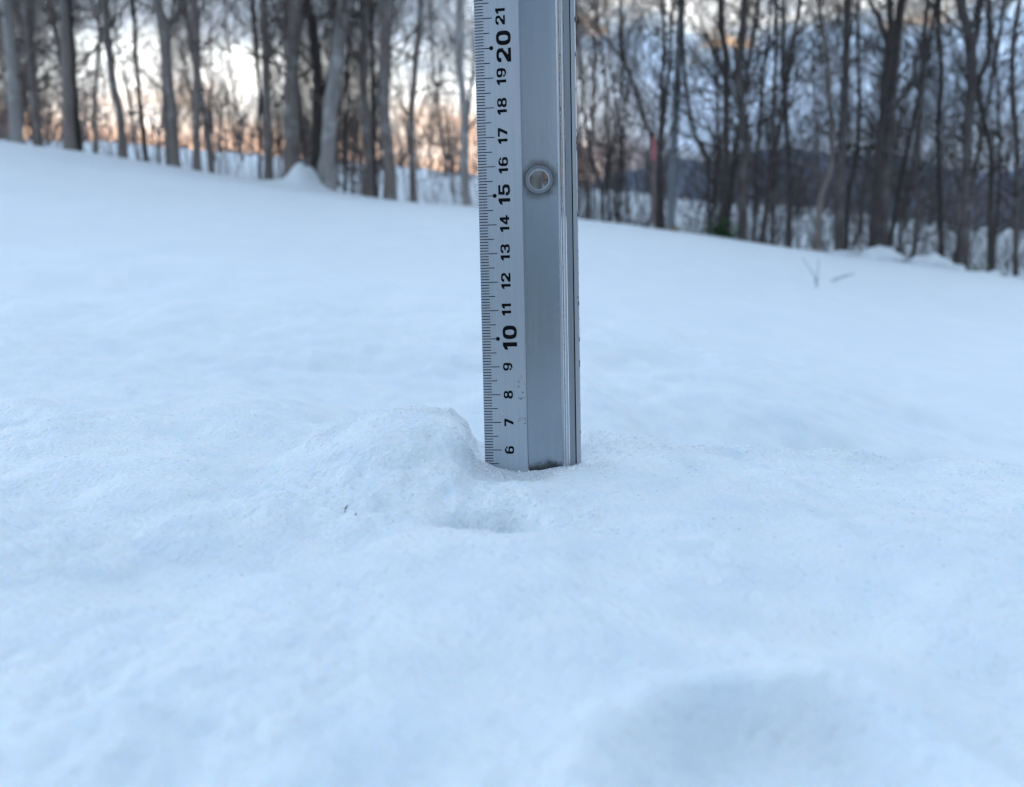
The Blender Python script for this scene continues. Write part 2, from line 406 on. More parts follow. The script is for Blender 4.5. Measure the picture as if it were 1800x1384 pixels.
def tube(P, rad, sides=10, rough=.0, seed=0, cap=True):
    P = np.asarray(P, float); n = len(P)
    T = np.gradient(P, axis=0); T /= np.linalg.norm(T, axis=1)[:, None]
    ref = np.array([0.3, 1, 0.1]); V = []
    for i in range(n):
        u = np.cross(T[i], ref); u /= np.linalg.norm(u); v = np.cross(T[i], u)
        for k in range(sides):
            a = 2 * math.pi * k / sides
            rr = rad[i] * (1 + rough * float(vn(np.array(k * .9 + seed), np.array(i * .45 + seed * 3), seed)))
            V.append(P[i] + (u * math.cos(a) + v * math.sin(a)) * rr)
    F = [[i * sides + k, i * sides + (k + 1) % sides, (i + 1) * sides + (k + 1) % sides, (i + 1) * sides + k] for i in range(n - 1) for k in range(sides)]
    if cap: F.append(list(range((n - 1) * sides, n * sides)))
    return V, F
def grow(rng, segs, p, d, length, rad, level, maxlevel, wig=.22, up=.12, dens=1.0):
    n = 5 if level == 1 else (4 if level == 2 else 3)
    step = length / n; r = rad
    for i in range(n):
        d = d + np.array([rng.gauss(0, wig), rng.gauss(0, wig), rng.gauss(0, wig) + up]); d = d / np.linalg.norm(d)
        q = p + d * step; r2 = r * .80
        segs.append((*p, *q, r, r2))
        if level < maxlevel and i >= (1 if level == 1 else 0):
            k = 1 if rng.random() < .35 * dens else 2
            for _ in range(k):
                side = np.array([rng.gauss(0, 1), rng.gauss(0, 1), rng.gauss(.15, .6)])
                nd = d * .75 + side / np.linalg.norm(side) * .75; nd /= np.linalg.norm(nd)
                grow(rng, segs, q, nd, length * rng.uniform(.35, .6), max(r2 * .60, .0017), level + 1, maxlevel, wig, up, dens)
        p = q; r = r2
def limbs(rng, P, rad, h0, h1, count, lmin, lmax, maxlevel=3, up=.10, dens=1.0, rmul=.42):
    """branches leaving the stem P between heights h0 and h1 above its foot"""
    segs = []; z0 = P[0][2]; zz = P[:, 2] - z0
    for _ in range(count):
        h = h0 + (h1 - h0) * rng.random()
        i = int(np.searchsorted(zz, h)); i = min(max(i, 1), len(P) - 1)
        a = rng.uniform(0, 2 * math.pi); el = rng.uniform(.15, 1.0)
        d = np.array([math.cos(a) * math.cos(el), math.sin(a) * math.cos(el), math.sin(el)])
        f = 1 - .55 * (h / max(zz[-1], .1))
        grow(rng, segs, P[i].copy(), d, rng.uniform(lmin, lmax) * f, max(min(rad[i] * rmul, .014), .0045), 1, maxlevel, .2, up, dens)
    return segs

def front_tree(name, Y, pts, wpx, top, label, kind='brown', nl=22, ll=(.8, 1.8), h0=.7, seed=1, flare=1.35, forks=(), twig=None, group=None, hmax=5.0):
    """a tree whose stem passes through the picture points pts (foot first) at distance Y"""
    rng = random.Random(seed)
    foot = at_y(*pts[0], Y); gz = hz(foot[0], Y)
    W = [np.array([foot[0], Y, gz - .10])]
    for (x, y) in pts[1:]:
        p = at_y(x, y, Y); p[1] += rng.uniform(-.03, .03)
        if p[2] > W[-1][2] + .12: W.append(p)
    d = W[-1] - W[-2]; d /= np.linalg.norm(d); d = d * .45 + np.array([0, 0, .8]); p = W[-1]
    while p[2] < gz + top:
        d = d + np.array([rng.gauss(0, .06), rng.gauss(0, .06), .05]); d /= np.linalg.norm(d)
        p = p + d * 1.1; W.append(p.copy())
    P = catmull(W, 8 + int(top * 5))
    hh = (P[:, 2] - gz) / top
    r0 = wpx / 2 * Y / FPX
    rad = r0 * np.clip(1 - .80 * np.clip(hh, 0, 1)**1.1, .08, 1) * (1 + (flare - 1) * np.exp(-np.clip(P[:, 2] - gz, 0, None) / .16))
    o = empty(name, (foot[0], Y, gz), label, 'tree', group)
    P0 = P - np.array(o.location)
    V, F = tube(P0, rad, 10, .13, seed)
    mesh_obj('trunk', V, F, M_BARK[kind], o, True)
    segs = []
    for (fx, fy, tips) in forks:
        a = at_y(fx, fy, Y); Q = [a] + [at_y(tx, ty, Y + .12 * (k + 1)) for k, (tx, ty) in enumerate(tips)]
        e = Q[-1] - Q[-2]; e /= np.linalg.norm(e)
        for k in range(4): e = e + np.array([rng.gauss(0, .1), rng.gauss(0, .1), .12]); e /= np.linalg.norm(e); Q.append(Q[-1] + e * .7)
        C = catmull(Q, 20) - np.array(o.location); rr = np.linspace(r0 * .62, r0 * .15, 20)
        V, F = tube(C, rr, 7, .08, seed + 3)
        mesh_obj('limb', V, F, M_BARK[kind], o, True)
        segs += limbs(rng, C, rr, .2, 3, 7, .5, 1.2)
    segs += limbs(rng, P0, rad, h0, min(hmax, top * .8), int(nl * (1.4 if group == FT else .85)), *ll)
    segs += limbs(rng, P0, rad, min(hmax, top * .6), top * .97, 14, 1.4, 3.0, 2)
    V, F = prisms(segs)
    mesh_obj('branches', V, F, twig or (M_TWIGD if kind in ('dark', 'umber') else M_TWIG), o)
    return o

# ------------------------------------------------------------------ the trees on the brow (foot first, picture points)
FT = 'bare trees along the brow of the snow bank'
front_tree('bare_tree', 7.9, [(28, 247), (26, 200), (19, 100), (6, 0)], 19, 11, 'pale grey smooth-barked tree on the highest part of the snow bank', 'grey', 14, seed=11, group=FT)
front_tree('bare_tree', 8.5, [(68, 240), (64, 200), (51, 100), (45, 0)], 12, 9, 'thin brown tree between two pale grey trunks at the high end of the bank', 'brown', 24, seed=12, group=FT)
front_tree('bare_tree', 8.0, [(123, 255), (121, 200), (116, 100), (110, 0)], 18, 11, 'straight grey-brown tree with a near-black stem pressed against its side', 'tan', 16, seed=13, group=FT)
front_tree('bare_tree', 8.1, [(141, 262), (133, 150), (128, 100), (120, 0)], 9, 9, 'near-black slender tree hugging a thicker grey-brown trunk', 'dark', 18, seed=14, group=FT)
front_tree('bare_tree', 7.8, [(216, 275), (208, 200), (201, 150), (192, 100), (185, 0)], 13, 10, 'brown tree with a bent foot leaning to the high end of the bank', 'brown', 24, seed=15, group=FT)
front_tree('bare_tree', 8.0, [(258, 284), (249, 200), (239, 100), (234, 0)], 8, 8, 'slim dark tree with a thick black foot, standing by a forked tree', 'dark', 22, seed=16, group=FT)
front_tree('bare_tree', 7.7, [(306, 294), (303, 200), (296, 150), (291, 100), (291, 48), (274, 0)], 16, 10, 'tree forking into two limbs low on its grey-brown trunk', 'brown', 16, seed=17, group=FT,
           forks=[(291, 52, [(305, 34), (317, 14), (320, -30)])])
front_tree('bare_tree', 7.75, [(278, 288), (281, 240), (286, 190), (287, 130), (282, 60)], 5, 6, 'thin reddish-brown curved sapling at the foot of the forked tree', 'tan', 10, (.4, .9), seed=18, group=FT)
front_tree('bare_tree', 7.75, [(345, 300), (345, 200), (345, 100), (342, 0)], 12, 10, 'very straight slim grey-brown tree beside the forked tree', 'brown', 22, seed=19, group=FT)
front_tree('bare_tree', 8.0, [(473, 326), (469, 200), (467, 150), (466, 100), (462, 0)], 14, 10, 'grey-brown tree with a knobbly burl halfway up its trunk', 'brown', 30, seed=20, group=FT)
front_tree('bare_tree', 8.4, [(456, 318), (457, 240), (455, 150), (450, 60)], 5, 7, 'thin dark sapling growing right beside the burled tree', 'dark', 16, (.5, 1.1), seed=21, group=FT)
front_tree('bare_tree', 7.75, [(509, 326), (511, 280), (514, 200), (515, 100), (521, 0)], 25, 12, 'thick grey-brown tree whose foot meets a peaked snow drift', 'brown', 18, seed=22, group=FT)
front_tree('bare_tree', 8.1, [(552, 330), (558, 200), (555, 100), (545, 30), (540, 0)], 18, 10, 'dark tree rising straight behind the peaked snow drift', 'dark', 26, seed=23, group=FT)
front_tree('bare_tree', 7.6, [(576, 345), (572, 300), (577, 250), (581, 200), (585, 150), (593, 100), (605, 0)], 24, 12, 'pale grey leaning tree with a swollen foot beside the peaked snow drift', 'grey', 10, seed=24, flare=1.5, group=FT)
front_tree('bare_tree', 8.2, [(606, 345), (607, 250), (611, 150), (612, 60)], 5, 8, 'thin dark sapling close behind the pale leaning tree', 'dark', 20, (.5, 1.2), seed=25, group=FT)
front_tree('bare_tree', 7.9, [(648, 350), (648, 300), (643, 200), (639, 100), (644, 0)], 14, 10, 'slightly bowed dark-branched tree between the pale leaning tree and a stout brown one', 'brown', 26, seed=26, group=FT)
front_tree('bare_tree', 8.3, [(659, 352), (657, 250), (655, 120), (652, 20)], 8, 8, 'thin dark stem squeezed between two brown trunks', 'dark', 22, seed=27, group=FT)
front_tree('bare_tree', 7.7, [(684, 358), (686, 300), (675, 200), (677, 100), (680, 0)], 20, 11, 'stout brown tree with a kinked lower trunk', 'brown', 18, seed=28, group=FT)
front_tree('bare_tree', 7.8, [(728, 360), (725, 300), (724, 200), (731, 100), (740, 0)], 11, 9, 'slim brown tree leaning over towards the ruler top', 'brown', 16, seed=29, group=FT)
front_tree('bare_tree', 7.7, [(820, 362), (817, 300), (817, 200), (812, 150), (806, 100), (809, 0)], 14, 10, 'pale grey tree with a side stem, just beside the graduated edge of the ruler', 'grey', 8, seed=30, group=FT,
           forks=[(819, 230, [(826, 170), (832, 120), (838, 60)])])
front_tree('bare_tree', 9.0, [(948, 378), (946, 320), (947, 200), (950, 80), (946, 0)], 22, 10, 'pale grey tree added behind the ruler, glimpsed only through its round hole', 'grey', 10, seed=31, group=FT)  # added to cover the orange sky glow seen through the ruler's hole
FR = 'bare trees below the lower end of the snow bank'
front_tree('bare_tree', 8.2, [(1062, 388), (1058, 340), (1046, 300), (1034, 254), (1026, 180)], 6, 5, 'low multi-stemmed tree with dark crooked stems fanning out of the snow', 'dark', 16, (.4, 1.0), .3, seed=41, group=FR,
           forks=[(1058, 335, [(1074, 280), (1084, 207), (1092, 143)])])
front_tree('bare_tree', 8.6, [(1158, 400), (1149, 270), (1128, 200), (1108, 134), (1095, 100), (1092, 32)], 7, 8, 'slender dark tree leaning strongly away from the red-topped stake', 'dark', 20, seed=42, group=FR,
           forks=[(1104, 125, [(1085, 92), (1064, 70), (1040, 40)])])
front_tree('bare_tree', 8.1, [(1157, 404), (1159, 286), (1164, 159), (1167, 80), (1165, 0)], 8, 9, 'slim near-black upright tree between the red-topped stake and the grey pole', 'dark', 24, seed=43, group=FR)
front_tree('bare_tree', 8.3, [(1248, 412), (1245, 318), (1243, 280), (1219, 223), (1205, 150), (1200, 80)], 7, 7, 'thin dark tree splitting into a Y near the evergreen tuft', 'dark', 20, seed=44, group=FR,
           forks=[(1243, 282, [(1267, 245), (1276, 200), (1290, 130)])])
front_tree('bare_tree', 8.0, [(1268, 420), (1275, 286), (1277, 248), (1275, 111), (1267, 32)], 11, 9, 'dark tree with a thick black foot standing in the evergreen tuft', 'dark', 30, seed=45, group=FR)
front_tree('bare_tree', 7.9, [(1305, 424), (1307, 318), (1313, 254), (1302, 191), (1299, 127), (1306, 40)], 15, 9, 'brown twisting tree thick with twigs next to the evergreen tuft', 'umber', 34, seed=46, group=FR)
front_tree('bare_tree', 8.5, [(1325, 430), (1330, 286), (1340, 150), (1352, 30)], 6, 8, 'thin dark tree tilting away from the twisting brown tree', 'dark', 26, seed=47, group=FR)
front_tree('bare_tree', 8.4, [(1359, 436), (1361, 318), (1358, 200), (1366, 60)], 8, 8, 'slim brown tree standing alone among low brush', 'umber', 26, seed=48, group=FR)
front_tree('bare_tree', 8.0, [(1389, 440), (1385, 318), (1381, 191), (1375, 127), (1378, 0)], 9, 9, 'slim dark brown tree with a bent foot among low brush', 'dark', 26, seed=49, group=FR)
front_tree('bare_tree', 7.8, [(1438, 448), (1442, 351), (1460, 293), (1460, 195), (1452, 98), (1440, 0)], 9, 10, 'pale tan tree with a bowed slim trunk behind the forked twig', 'tan', 20, seed=50, flare=1.7, group=FR)
front_tree('bare_tree', 7.8, [(1474, 452), (1476, 351), (1481, 234), (1485, 137), (1491, 39)], 15, 10, 'dark brown tree tilted gently beside the bowed tan tree', 'umber', 28, seed=51, group=FR)
front_tree('bare_tree', 8.2, [(1489, 456), (1493, 351), (1505, 265), (1512, 150), (1508, 40)], 7, 8, 'thin dark stem growing close behind the tilted brown tree', 'dark', 26, seed=52, group=FR)
front_tree('bare_tree', 7.7, [(1534, 456), (1540, 332), (1548, 254), (1556, 156), (1567, 78), (1566, 0)], 13, 10, 'black-barked tree forking high, rising behind the big snow clod', 'dark', 30, seed=53, group=FR,
           forks=[(1563, 90, [(1548, 40), (1528, 0), (1515, -50)])])
front_tree('bare_tree', 7.9, [(1556, 462), (1556, 351), (1563, 234), (1571, 137), (1580, 40)], 17, 10, 'stout brown tree crossing the black forked one behind the snow clods', 'umber', 26, seed=54, group=FR)
front_tree('bare_tree', 7.9, [(1599, 474), (1606, 430), (1614, 390), (1612, 280), (1622, 150), (1630, 30)], 9, 8, 'slim brown tree with a curved foot between two snow clods', 'umber', 28, seed=55, group=FR)
front_tree('bare_tree', 8.2, [(1661, 484), (1655, 351), (1649, 234), (1655, 120), (1650, 20)], 9, 9, 'slender dark tree standing before the stump-like tan trunk', 'dark', 30, seed=56, group=FR)
front_tree('bare_tree', 7.7, [(1692, 490), (1696, 351), (1702, 234), (1706, 117), (1698, 39), (1692, 0)], 17, 11, 'tall dark tree with a tan lower trunk near the second evergreen tuft', 'umber', 26, seed=57, group=FR,
           forks=[(1704, 110, [(1716, 60), (1722, 10), (1728, -40)])])
front_tree('bare_tree', 7.8, [(1741, 498), (1743, 351), (1741, 273), (1727, 195), (1722, 150), (1735, 98), (1738, 10)], 10, 9, 'black crooked tree with an S-bend rising from the second evergreen tuft', 'dark', 30, seed=58, group=FR)
front_tree('bare_tree', 8.0, [(1788, 505), (1784, 400), (1790, 250), (1782, 120), (1788, 10)], 9, 9, 'thin brown tree at the low end of the bank beyond the crooked black one', 'umber', 30, seed=59, group=FR)

# ------------------------------------------------------------------ trees further back: eight kinds, copied
def proto(seed, top, r0, kind, nl, lean):
    rng = random.Random(seed)
    W = [np.array([0, 0, -.2])]; d = np.array([lean, rng.uniform(-.05, .05), 1.0]); p = W[0]
    while p[2] < top:
        d = d + np.array([rng.gauss(0, .05), rng.gauss(0, .05), .04]); d /= np.linalg.norm(d); p = p + d * .9; W.append(p.copy())
    P = catmull(W, int(top * 3)); hh = np.clip(P[:, 2] / top, 0, 1)
    rad = r0 * (1 - .85 * hh) * (1 + .4 * np.exp(-np.clip(P[:, 2], 0, None) / .2))
    V, F = tube(P, rad, 7, .12, seed)
    o = empty('bare_tree', (0, 0, 0), 'x', 'tree')
    mesh_obj('trunk', V, F, M_BARK[kind], o, True)
    segs = limbs(rng, P, rad, .8, top * .95, nl, .9, 2.2, 3, .12)
    V, F = prisms(segs)
    mesh_obj('branches', V, F, M_TWIGD if kind == 'dark' else M_TWIG, o)
    return o
def clone(src, loc, rz, sc, label, group):
    r = src.copy(); COL.objects.link(r); r.location = loc; r.rotation_euler = (0, 0, rz); r.scale = (sc, sc, sc)
    r['label'] = label; r['group'] = group
    for ch in src.children:
        c = ch.copy(); COL.objects.link(c); c.parent = r
    return r
specs = [('brown', 9, .05), ('dark', 8, .034), ('brown', 10, .065), ('dark', 7, .026), ('brown', 8, .038), ('dark', 10, .045), ('tan', 9, .05), ('brown', 6, .024)]
protos = [proto(200 + i, t, r, k, 58, random.Random(i).uniform(-.12, .12)) for i, (k, t, r) in enumerate(specs)]
rngb = random.Random(7)
GL = {'brown': 'slim grey-brown bare tree', 'dark': 'slim dark bare tree', 'tan': 'pale tan bare tree'}
NEAR = [(15, 'the pale grey tree on the highest bank'), (68, 'the thin brown tree on the highest bank'), (130, 'the trunk with a near-black stem at its side'), (205, 'the brown tree with a bent foot'), (300, 'the forked grey-brown tree'), (345, 'the very straight slim tree'), (466, 'the burled tree'),
        (513, 'the thick tree at the peaked drift'), (556, 'the dark tree at the peaked drift'), (586, 'the pale leaning tree'), (645, 'the bowed brown tree'), (680, 'the kinked stout tree'), (728, 'the slim tree leaning towards the ruler'), (815, 'the pale tree beside the ruler'),
        (930, 'the ruler'), (1050, 'the multi-stemmed low tree'), (1150, 'the red-topped stake'), (1188, 'the blue-grey pole'), (1245, 'the Y-shaped thin tree'), (1272, 'the evergreen tuft'), (1305, 'the twisting brown tree'), (1380, 'the bent-footed tree in low brush'), (1450, 'the bowed tan tree'),
        (1482, 'the tilted brown tree'), (1550, 'the black forked tree'), (1612, 'the curved-foot brown tree'), (1655, 'the tree before the tan trunk'), (1700, 'the tall tan-footed tree'), (1738, 'the crooked black tree'), (1788, 'the low end of the bank')]
def wood_label(kind, x, Y):
    px = 900 + x / Y * FPX * .985
    nm = min(NEAR, key=lambda q: abs(q[0] - px))[1]
    dist = 'close behind' if Y < 17 else ('well behind' if Y < 26 else 'far behind')
    return GL[kind] + ' ' + dist + ' ' + nm
used = set(); placed = 0
spots = []
for k in range(400):
    if len(spots) >= 120: break
    Y = 10.5 + 26 * rngb.random()**.9
    px = rngb.uniform(-160, 1960)
    if (690 < px < 850 and Y < 20 and rngb.random() < .8) or (120 < px < 500 and Y < 24 and rngb.random() < .6): continue
    x = (px - 900) / FPX * Y
    if any((x - a)**2 + (Y - b)**2 < .35 for a, b in spots): continue
    spots.append((x, Y))
for k in range(200):
    if len(spots) >= 142: break
    Y = rngb.uniform(9.2, 15); px = (rngb.uniform(0, 110), rngb.uniform(500, 690), rngb.uniform(1200, 1800), rngb.uniform(600, 690))[k % 4]; x = (px - 900) / FPX * Y
    if any((x - a)**2 + (Y - b)**2 < .25 for a, b in spots): continue
    spots.append((x, Y))
for i, (x, Y) in enumerate(spots):
    thin = i >= 120
    pi = rngb.randrange(8); kind = specs[pi][0]
    if x > .12 * Y and rngb.random() < .5: pi = rngb.choice([1, 3, 5]); kind = 'dark'
    loc = (x, Y, hz(x, Y)); rz = rngb.uniform(0, 6.28); s = rngb.uniform(.8, 1.25) if not thin else rngb.uniform(.55, .85)
    if thin and pi in (0, 2, 5, 6): pi = rngb.choice([1, 3, 4, 7]); kind = specs[pi][0]
    if pi not in used:
        used.add(pi); o = protos[pi]; o.location = loc; o.rotation_euler = (0, 0, rz); o.scale = (s, s, s); o['label'] = wood_label(kind, x, Y); o['group'] = 'wood beyond the brow, ' + kind + ' trees'
    else: clone(protos[pi], loc, rz, s, wood_label(kind, x, Y), 'wood beyond the brow, ' + kind + ' trees')
for pi in range(8):
    if pi not in used:
        for c in list(protos[pi].children): bpy.data.objects.remove(c)
        bpy.data.objects.remove(protos[pi])

# ------------------------------------------------------------------ brush nobody could count
def brush(name, n, yfun, xr, hmin, hmax, r, label, mat_, seed, fan=3):
    rng = random.Random(seed); segs = []
    for _ in range(n):
        Y = yfun(rng); x = rng.uniform(*xr) * Y; z = hz_fast(x, Y)
        for _k in range(fan):
            p = np.array([x + rng.gauss(0, .04), Y + rng.gauss(0, .04), z - .03]); d = np.array([rng.gauss(0, .28), rng.gauss(0, .28), 1.0])
            hgt = rng.uniform(hmin, hmax); rr = r * rng.uniform(.6, 1.3)
            for q in range(4):
                d = d + np.array([rng.gauss(0, .13), rng.gauss(0, .13), .05]); d /= np.linalg.norm(d)
                e = p + d * hgt / 4; segs.append((*p, *e, rr, rr * .75)); rr *= .75
                if q >= 1:
                    for _b in range(2):
                        g = d + np.array([rng.gauss(0, .5), rng.gauss(0, .5), rng.gauss(.1, .3)]); g /= np.linalg.norm(g)
                        f = e + g * hgt * rng.uniform(.12, .3); segs.append((*e, *f, rr * .6, rr * .3))
                p = e
    V, F = prisms(segs)
    o = mesh_obj(name, V, F, mat_)
    return tag(o, label, 'brush', kind='stuff')
_gx = np.linspace(-80, 80, 321); _gy = np.linspace(8, 80, 145)
_G = height(*np.meshgrid(_gx, _gy, indexing='ij')) - H0
def hz_fast(x, y):
    i = min(max((x + 80) * 2, 0), 319); j = min(max((y - 8) * 2, 0), 143); a, b = int(i), int(j); u, v = i - a, j - b
    return float(_G[a, b] * (1 - u) * (1 - v) + _G[a + 1, b] * u * (1 - v) + _G[a, b + 1] * (1 - u) * v + _G[a + 1, b + 1] * u * v)
brush('underbrush', 620, lambda r: 8.6 + 14 * r.random(), (.06, .80), .6, 2.1, .006, 'tangle of thin leafless underbrush between the trunks', M_TWIGD, 301)
brush('underbrush', 260, lambda r: 8.6 + 12 * r.random(), (-.80, .0), .4, 1.5, .005, 'thin brown whips and brambles between the trunks on the high side', M_TWIG, 302)
M_FAR = bark('far_twig', (.17, .148, .15), (.26, .23, .235), 12)
brush('far_woodland', 1200, lambda r: 38 + 14 * r.random(), (-.85, .85), 1.6, 4.2, .028, 'leafless purple-brown thicket along the far edge of the snow field', M_FAR, 303)

# ------------------------------------------------------------------ pole and stake
def straight_pole():
    m, t, b = mat('weathered_grey_pole'); tcn = N(t, 'ShaderNodeTexCoord')
    n = noise(t, tcn.outputs['Object'], 14, 4); L(t, ramp(t, n.outputs[0], [(.3, (.20, .225, .24)), (.7, (.28, .305, .32))]), b.inputs['Base Color']); setin(b, Roughness=.7)
    Y = 8.4; foot = at_y(1178, 410, Y); gz = hz(foot[0], Y)
    o = empty('utility_pole', (foot[0], Y, gz), 'straight smooth blue-grey pole among the trees beside the red-topped stake', 'pole')
    P = np.array([[foot[0], Y, gz - .15]] + [at_y(x, y, Y) for x, y in ((1183, 286), (1188, 191), (1192, 111), (1197, 0), (1203, -160), (1209, -330))])
    C = catmull(P, 24) - np.array(o.location)
    V, F = tube(C, np.linspace(.045, .028, 24), 14); mesh_obj('shaft', V, F, m, o, True)
    md, t, b = mat('pole_band'); setin(b, Base_Color=(.12, .12, .13), Roughness=.5)
    for i in (9, 15):
        V, F = tube(C[i:i + 2], [.046, .046], 14); mesh_obj('band', V, F, md, o, True)
straight_pole()
def stake():
    m, t, b = mat('weathered_wood'); tcn = N(t, 'ShaderNodeTexCoord')
    mpn = N(t, 'ShaderNodeMapping'); mpn.inputs['Scale'].default_value = (30, 30, 3); L(t, tcn.outputs['Object'], mpn.inputs[0])
    n = noise(t, mpn.outputs[0], 2, 4); L(t, ramp(t, n.outputs[0], [(.3, (.17, .12, .11)), (.7, (.27, .20, .185))]), b.inputs['Base Color']); setin(b, Roughness=.85)
    mr_, t, b = mat('red_paint'); tcn = N(t, 'ShaderNodeTexCoord'); n = noise(t, tcn.outputs['Object'], 30, 3)
    L(t, ramp(t, n.outputs[0], [(.3, (.46, .09, .115)), (.7, (.58, .17, .19))]), b.inputs['Base Color']); setin(b, Roughness=.6)
    Y = 7.8; foot = at_y(1151, 404, Y); gz = hz(foot[0], Y)
    o = empty('marker_stake', (foot[0], Y, gz), 'brown wooden marker stake with a red painted top', 'stake')
    top = at_y(1149, 245, Y) - np.array(o.location); mid = at_y(1149.5, 281, Y) - np.array(o.location)
    V, F = tube([[0, 0, -.2], mid * .5, mid], [.014, .014, .014], 6, .03, 2); mesh_obj('post', V, F, m, o)
    tip = top + np.array([0, 0, .03])
    V, F = tube([mid - np.array([0, 0, .005]), mid, top, tip], [.018, .018, .018, .006], 6, .02, 2); mesh_obj('painted_top', V, F, mr_, o)
stake()

# ------------------------------------------------------------------ evergreen tufts
def tuft(px, Y, n, size, label, c1, c2, seed, name='evergreen_shrub'):
    m, t, b = mat('leaf_%d' % seed); oi = N(t, 'ShaderNodeTexCoord'); nn = noise(t, oi.outputs['Object'], 25, 2)
    L(t, ramp(t, nn.outputs[0], [(.35, c1), (.65, c2)]), b.inputs['Base Color']); setin(b, Roughness=.45)
    rng = random.Random(seed); x = (px - 900) / FPX * Y; z = hz(x, Y)
    o = empty(name, (x, Y, z), label, 'shrub')
    segs = []; V = []; F = []
    for i in range(n):
        d = np.array([rng.gauss(0, .6), rng.gauss(0, .6), rng.uniform(.4, 1.3)]); d /= np.linalg.norm(d)
        l = size * rng.uniform(.5, 1.1); p0 = np.array([rng.gauss(0, size * .15), rng.gauss(0, size * .15), -.02]); p1 = p0 + d * l
        segs.append((*p0, *p1, .004, .002))
        for k in range(7):
            q = p0 + d * l * rng.uniform(.4, 1.0); g = d * .4 + np.array([rng.gauss(0, 1), rng.gauss(0, 1), rng.gauss(0, .5)]); g /= np.linalg.norm(g)
            s = np.cross(g, (0.1, .2, 1)); s /= np.linalg.norm(s); ll = size * rng.uniform(.22, .4); ww = ll * .22
            nrm = np.cross(s, g)
            c = len(V); V += [q, q + g * ll * .45 + s * ww, q + g * ll - nrm * ll * .12, q + g * ll * .45 - s * ww, q + g * ll * .45 + nrm * ww * .35]
            F += [[c, c + 1, c + 4], [c + 1, c + 2, c + 4], [c + 2, c + 3, c + 4], [c + 3, c, c + 4]]
    vs, fs = prisms(segs); mesh_obj('stems', vs, fs, M_TWIGD, o)
    lf = mesh_obj('leaves', V, F, m, o); lf['kind'] = 'stuff'
G1, G2 = (.025, .075, .018), (.07, .16, .04)
tuft(1262, 7.6, 34, .21, 'bushy dark green evergreen tuft poking out of the snow at the black-footed tree', G1, G2, 401)
tuft(1725, 7.55, 28, .19, 'dark green evergreen tuft in front of the crooked black tree', G1, G2, 402)
tuft(1058, 8.0, 10, .15, 'sparse dark evergreen sprig beside the multi-stemmed dark tree', (.02, .035, .02), (.035, .06, .03), 403)
tuft(1120, 7.9, 14, .16, 'loose dark leafy tuft near the red-topped stake', (.025, .035, .022), (.04, .06, .03), 404)
tuft(1177, 7.55, 8, .10, 'small yellow-green leaf sprig at the foot of the blue-grey pole', (.34, .27, .03), (.46, .38, .06), 405, 'leaf_sprig')
tuft(1448, 7.9, 12, .15, 'dim green sprig at the foot of the bowed tan tree', G1, G2, 406)
tuft(1790, 7.8, 10, .12, 'low green sprig at the low end of the snow bank', G1, G2, 407)

# ------------------------------------------------------------------ clods of snow thrown along the lower brow
def clod(px, py, Y, w_, h_, label, seed):
    p = at_y(px, py, Y); x = p[0]; z = hz(x, Y)
    rng = random.Random(seed); V = []; F = []; nu, nv = 28, 14
    for j in range(nv + 1):
        th = math.pi * j / nv
        for i in range(nu):
            ph = 2 * math.pi * i / nu
            d = np.array([math.sin(th) * math.cos(ph), math.sin(th) * math.sin(ph), math.cos(th)])
            k = 1 + .36 * float(vn(np.array(d[0] * 1.9 + seed), np.array(d[1] * 1.9 + d[2] * 2.3), seed)) + .15 * float(vn(np.array(d[0] * 5 + seed), np.array(d[1] * 5 + d[2] * 6), seed + 1))
            V.append(d * k * np.array([w_ / 2, w_ * .42, h_]))
    for j in range(nv):
        for i in range(nu): F.append([j * nu + i, (j + 1) * nu + i, (j + 1) * nu + (i + 1) % nu, j * nu + (i + 1) % nu])
    o = mesh_obj('snow_clod', V, F, M_SNOWFAR, None, True); o.location = (x, Y, z - h_ * .12)
    tag(o, label, 'snow clod', 'snow clods along the lower brow')
clod(1543, 455, 7.0, .42, .12, 'widest rounded snow clod, in front of the black forked tree', 1)
clod(1490, 455, 7.1, .34, .05, 'low flat snow clod beside the bowed tan tree', 2)
clod(1632, 470, 7.0, .36, .11, 'snow clod with a broken dark hollow, between the curved-foot tree and the tan trunk', 3)
clod(1675, 482, 7.0, .20, .07, 'small snow clod in front of the tan lower trunk', 4)
clod(1735, 492, 7.05, .24, .07, 'snow clod just before the second evergreen tuft', 5)
clod(1785, 500, 7.05, .26, .07, 'snow clod at the very low end of the bank', 6)

# ------------------------------------------------------------------ twigs in the snow
def twig(name, strands, label, r):
    m, t, b = mat('frosted_twig'); tcn = N(t, 'ShaderNodeTexCoord'); n = noise(t, tcn.outputs['Object'], 40, 3)
    L(t, ramp(t, n.outputs[0], [(.35, (.30, .31, .33)), (.65, (.62, .66, .70))]), b.inputs['Base Color']); setin(b, Roughness=.8)
    base = hit(*strands[0][0]); Y = base[1]
    o = empty(name, base, label, 'twig')
    for s in strands:
        P = np.array([at_y(x, y, Y) for x, y in s]) - base
        P[0][2] -= .01
        V, F = tube(catmull(P, 10), np.linspace(r, r * .5, 10), 7, .2, 3); mesh_obj('stem', V, F, m, o, True)
twig('forked_twig', [[(1436, 506), (1433, 490), (1422, 470), (1411, 455)], [(1436, 500), (1437, 480), (1440, 456)]], 'frosted forked twig standing in the smooth snow below the bowed tan tree', .0042)
def lying():
    a = hit(1461, 495); b_ = hit(1502, 481); m = bpy.data.materials.get('frosted_twig')
    o = empty('fallen_stick', a, 'short pale stick lying in the snow beside the forked twig', 'stick')
    c = np.array(at_y(1502, 481, a[1])) - a
    P = np.array([[0, 0, .002], c * .5 + [0, 0, .003], c])
    V, F = tube(catmull(P, 8), np.linspace(.0065, .004, 8), 7, .15, 5); mesh_obj('stem', V, F, m, o, True)
lying()

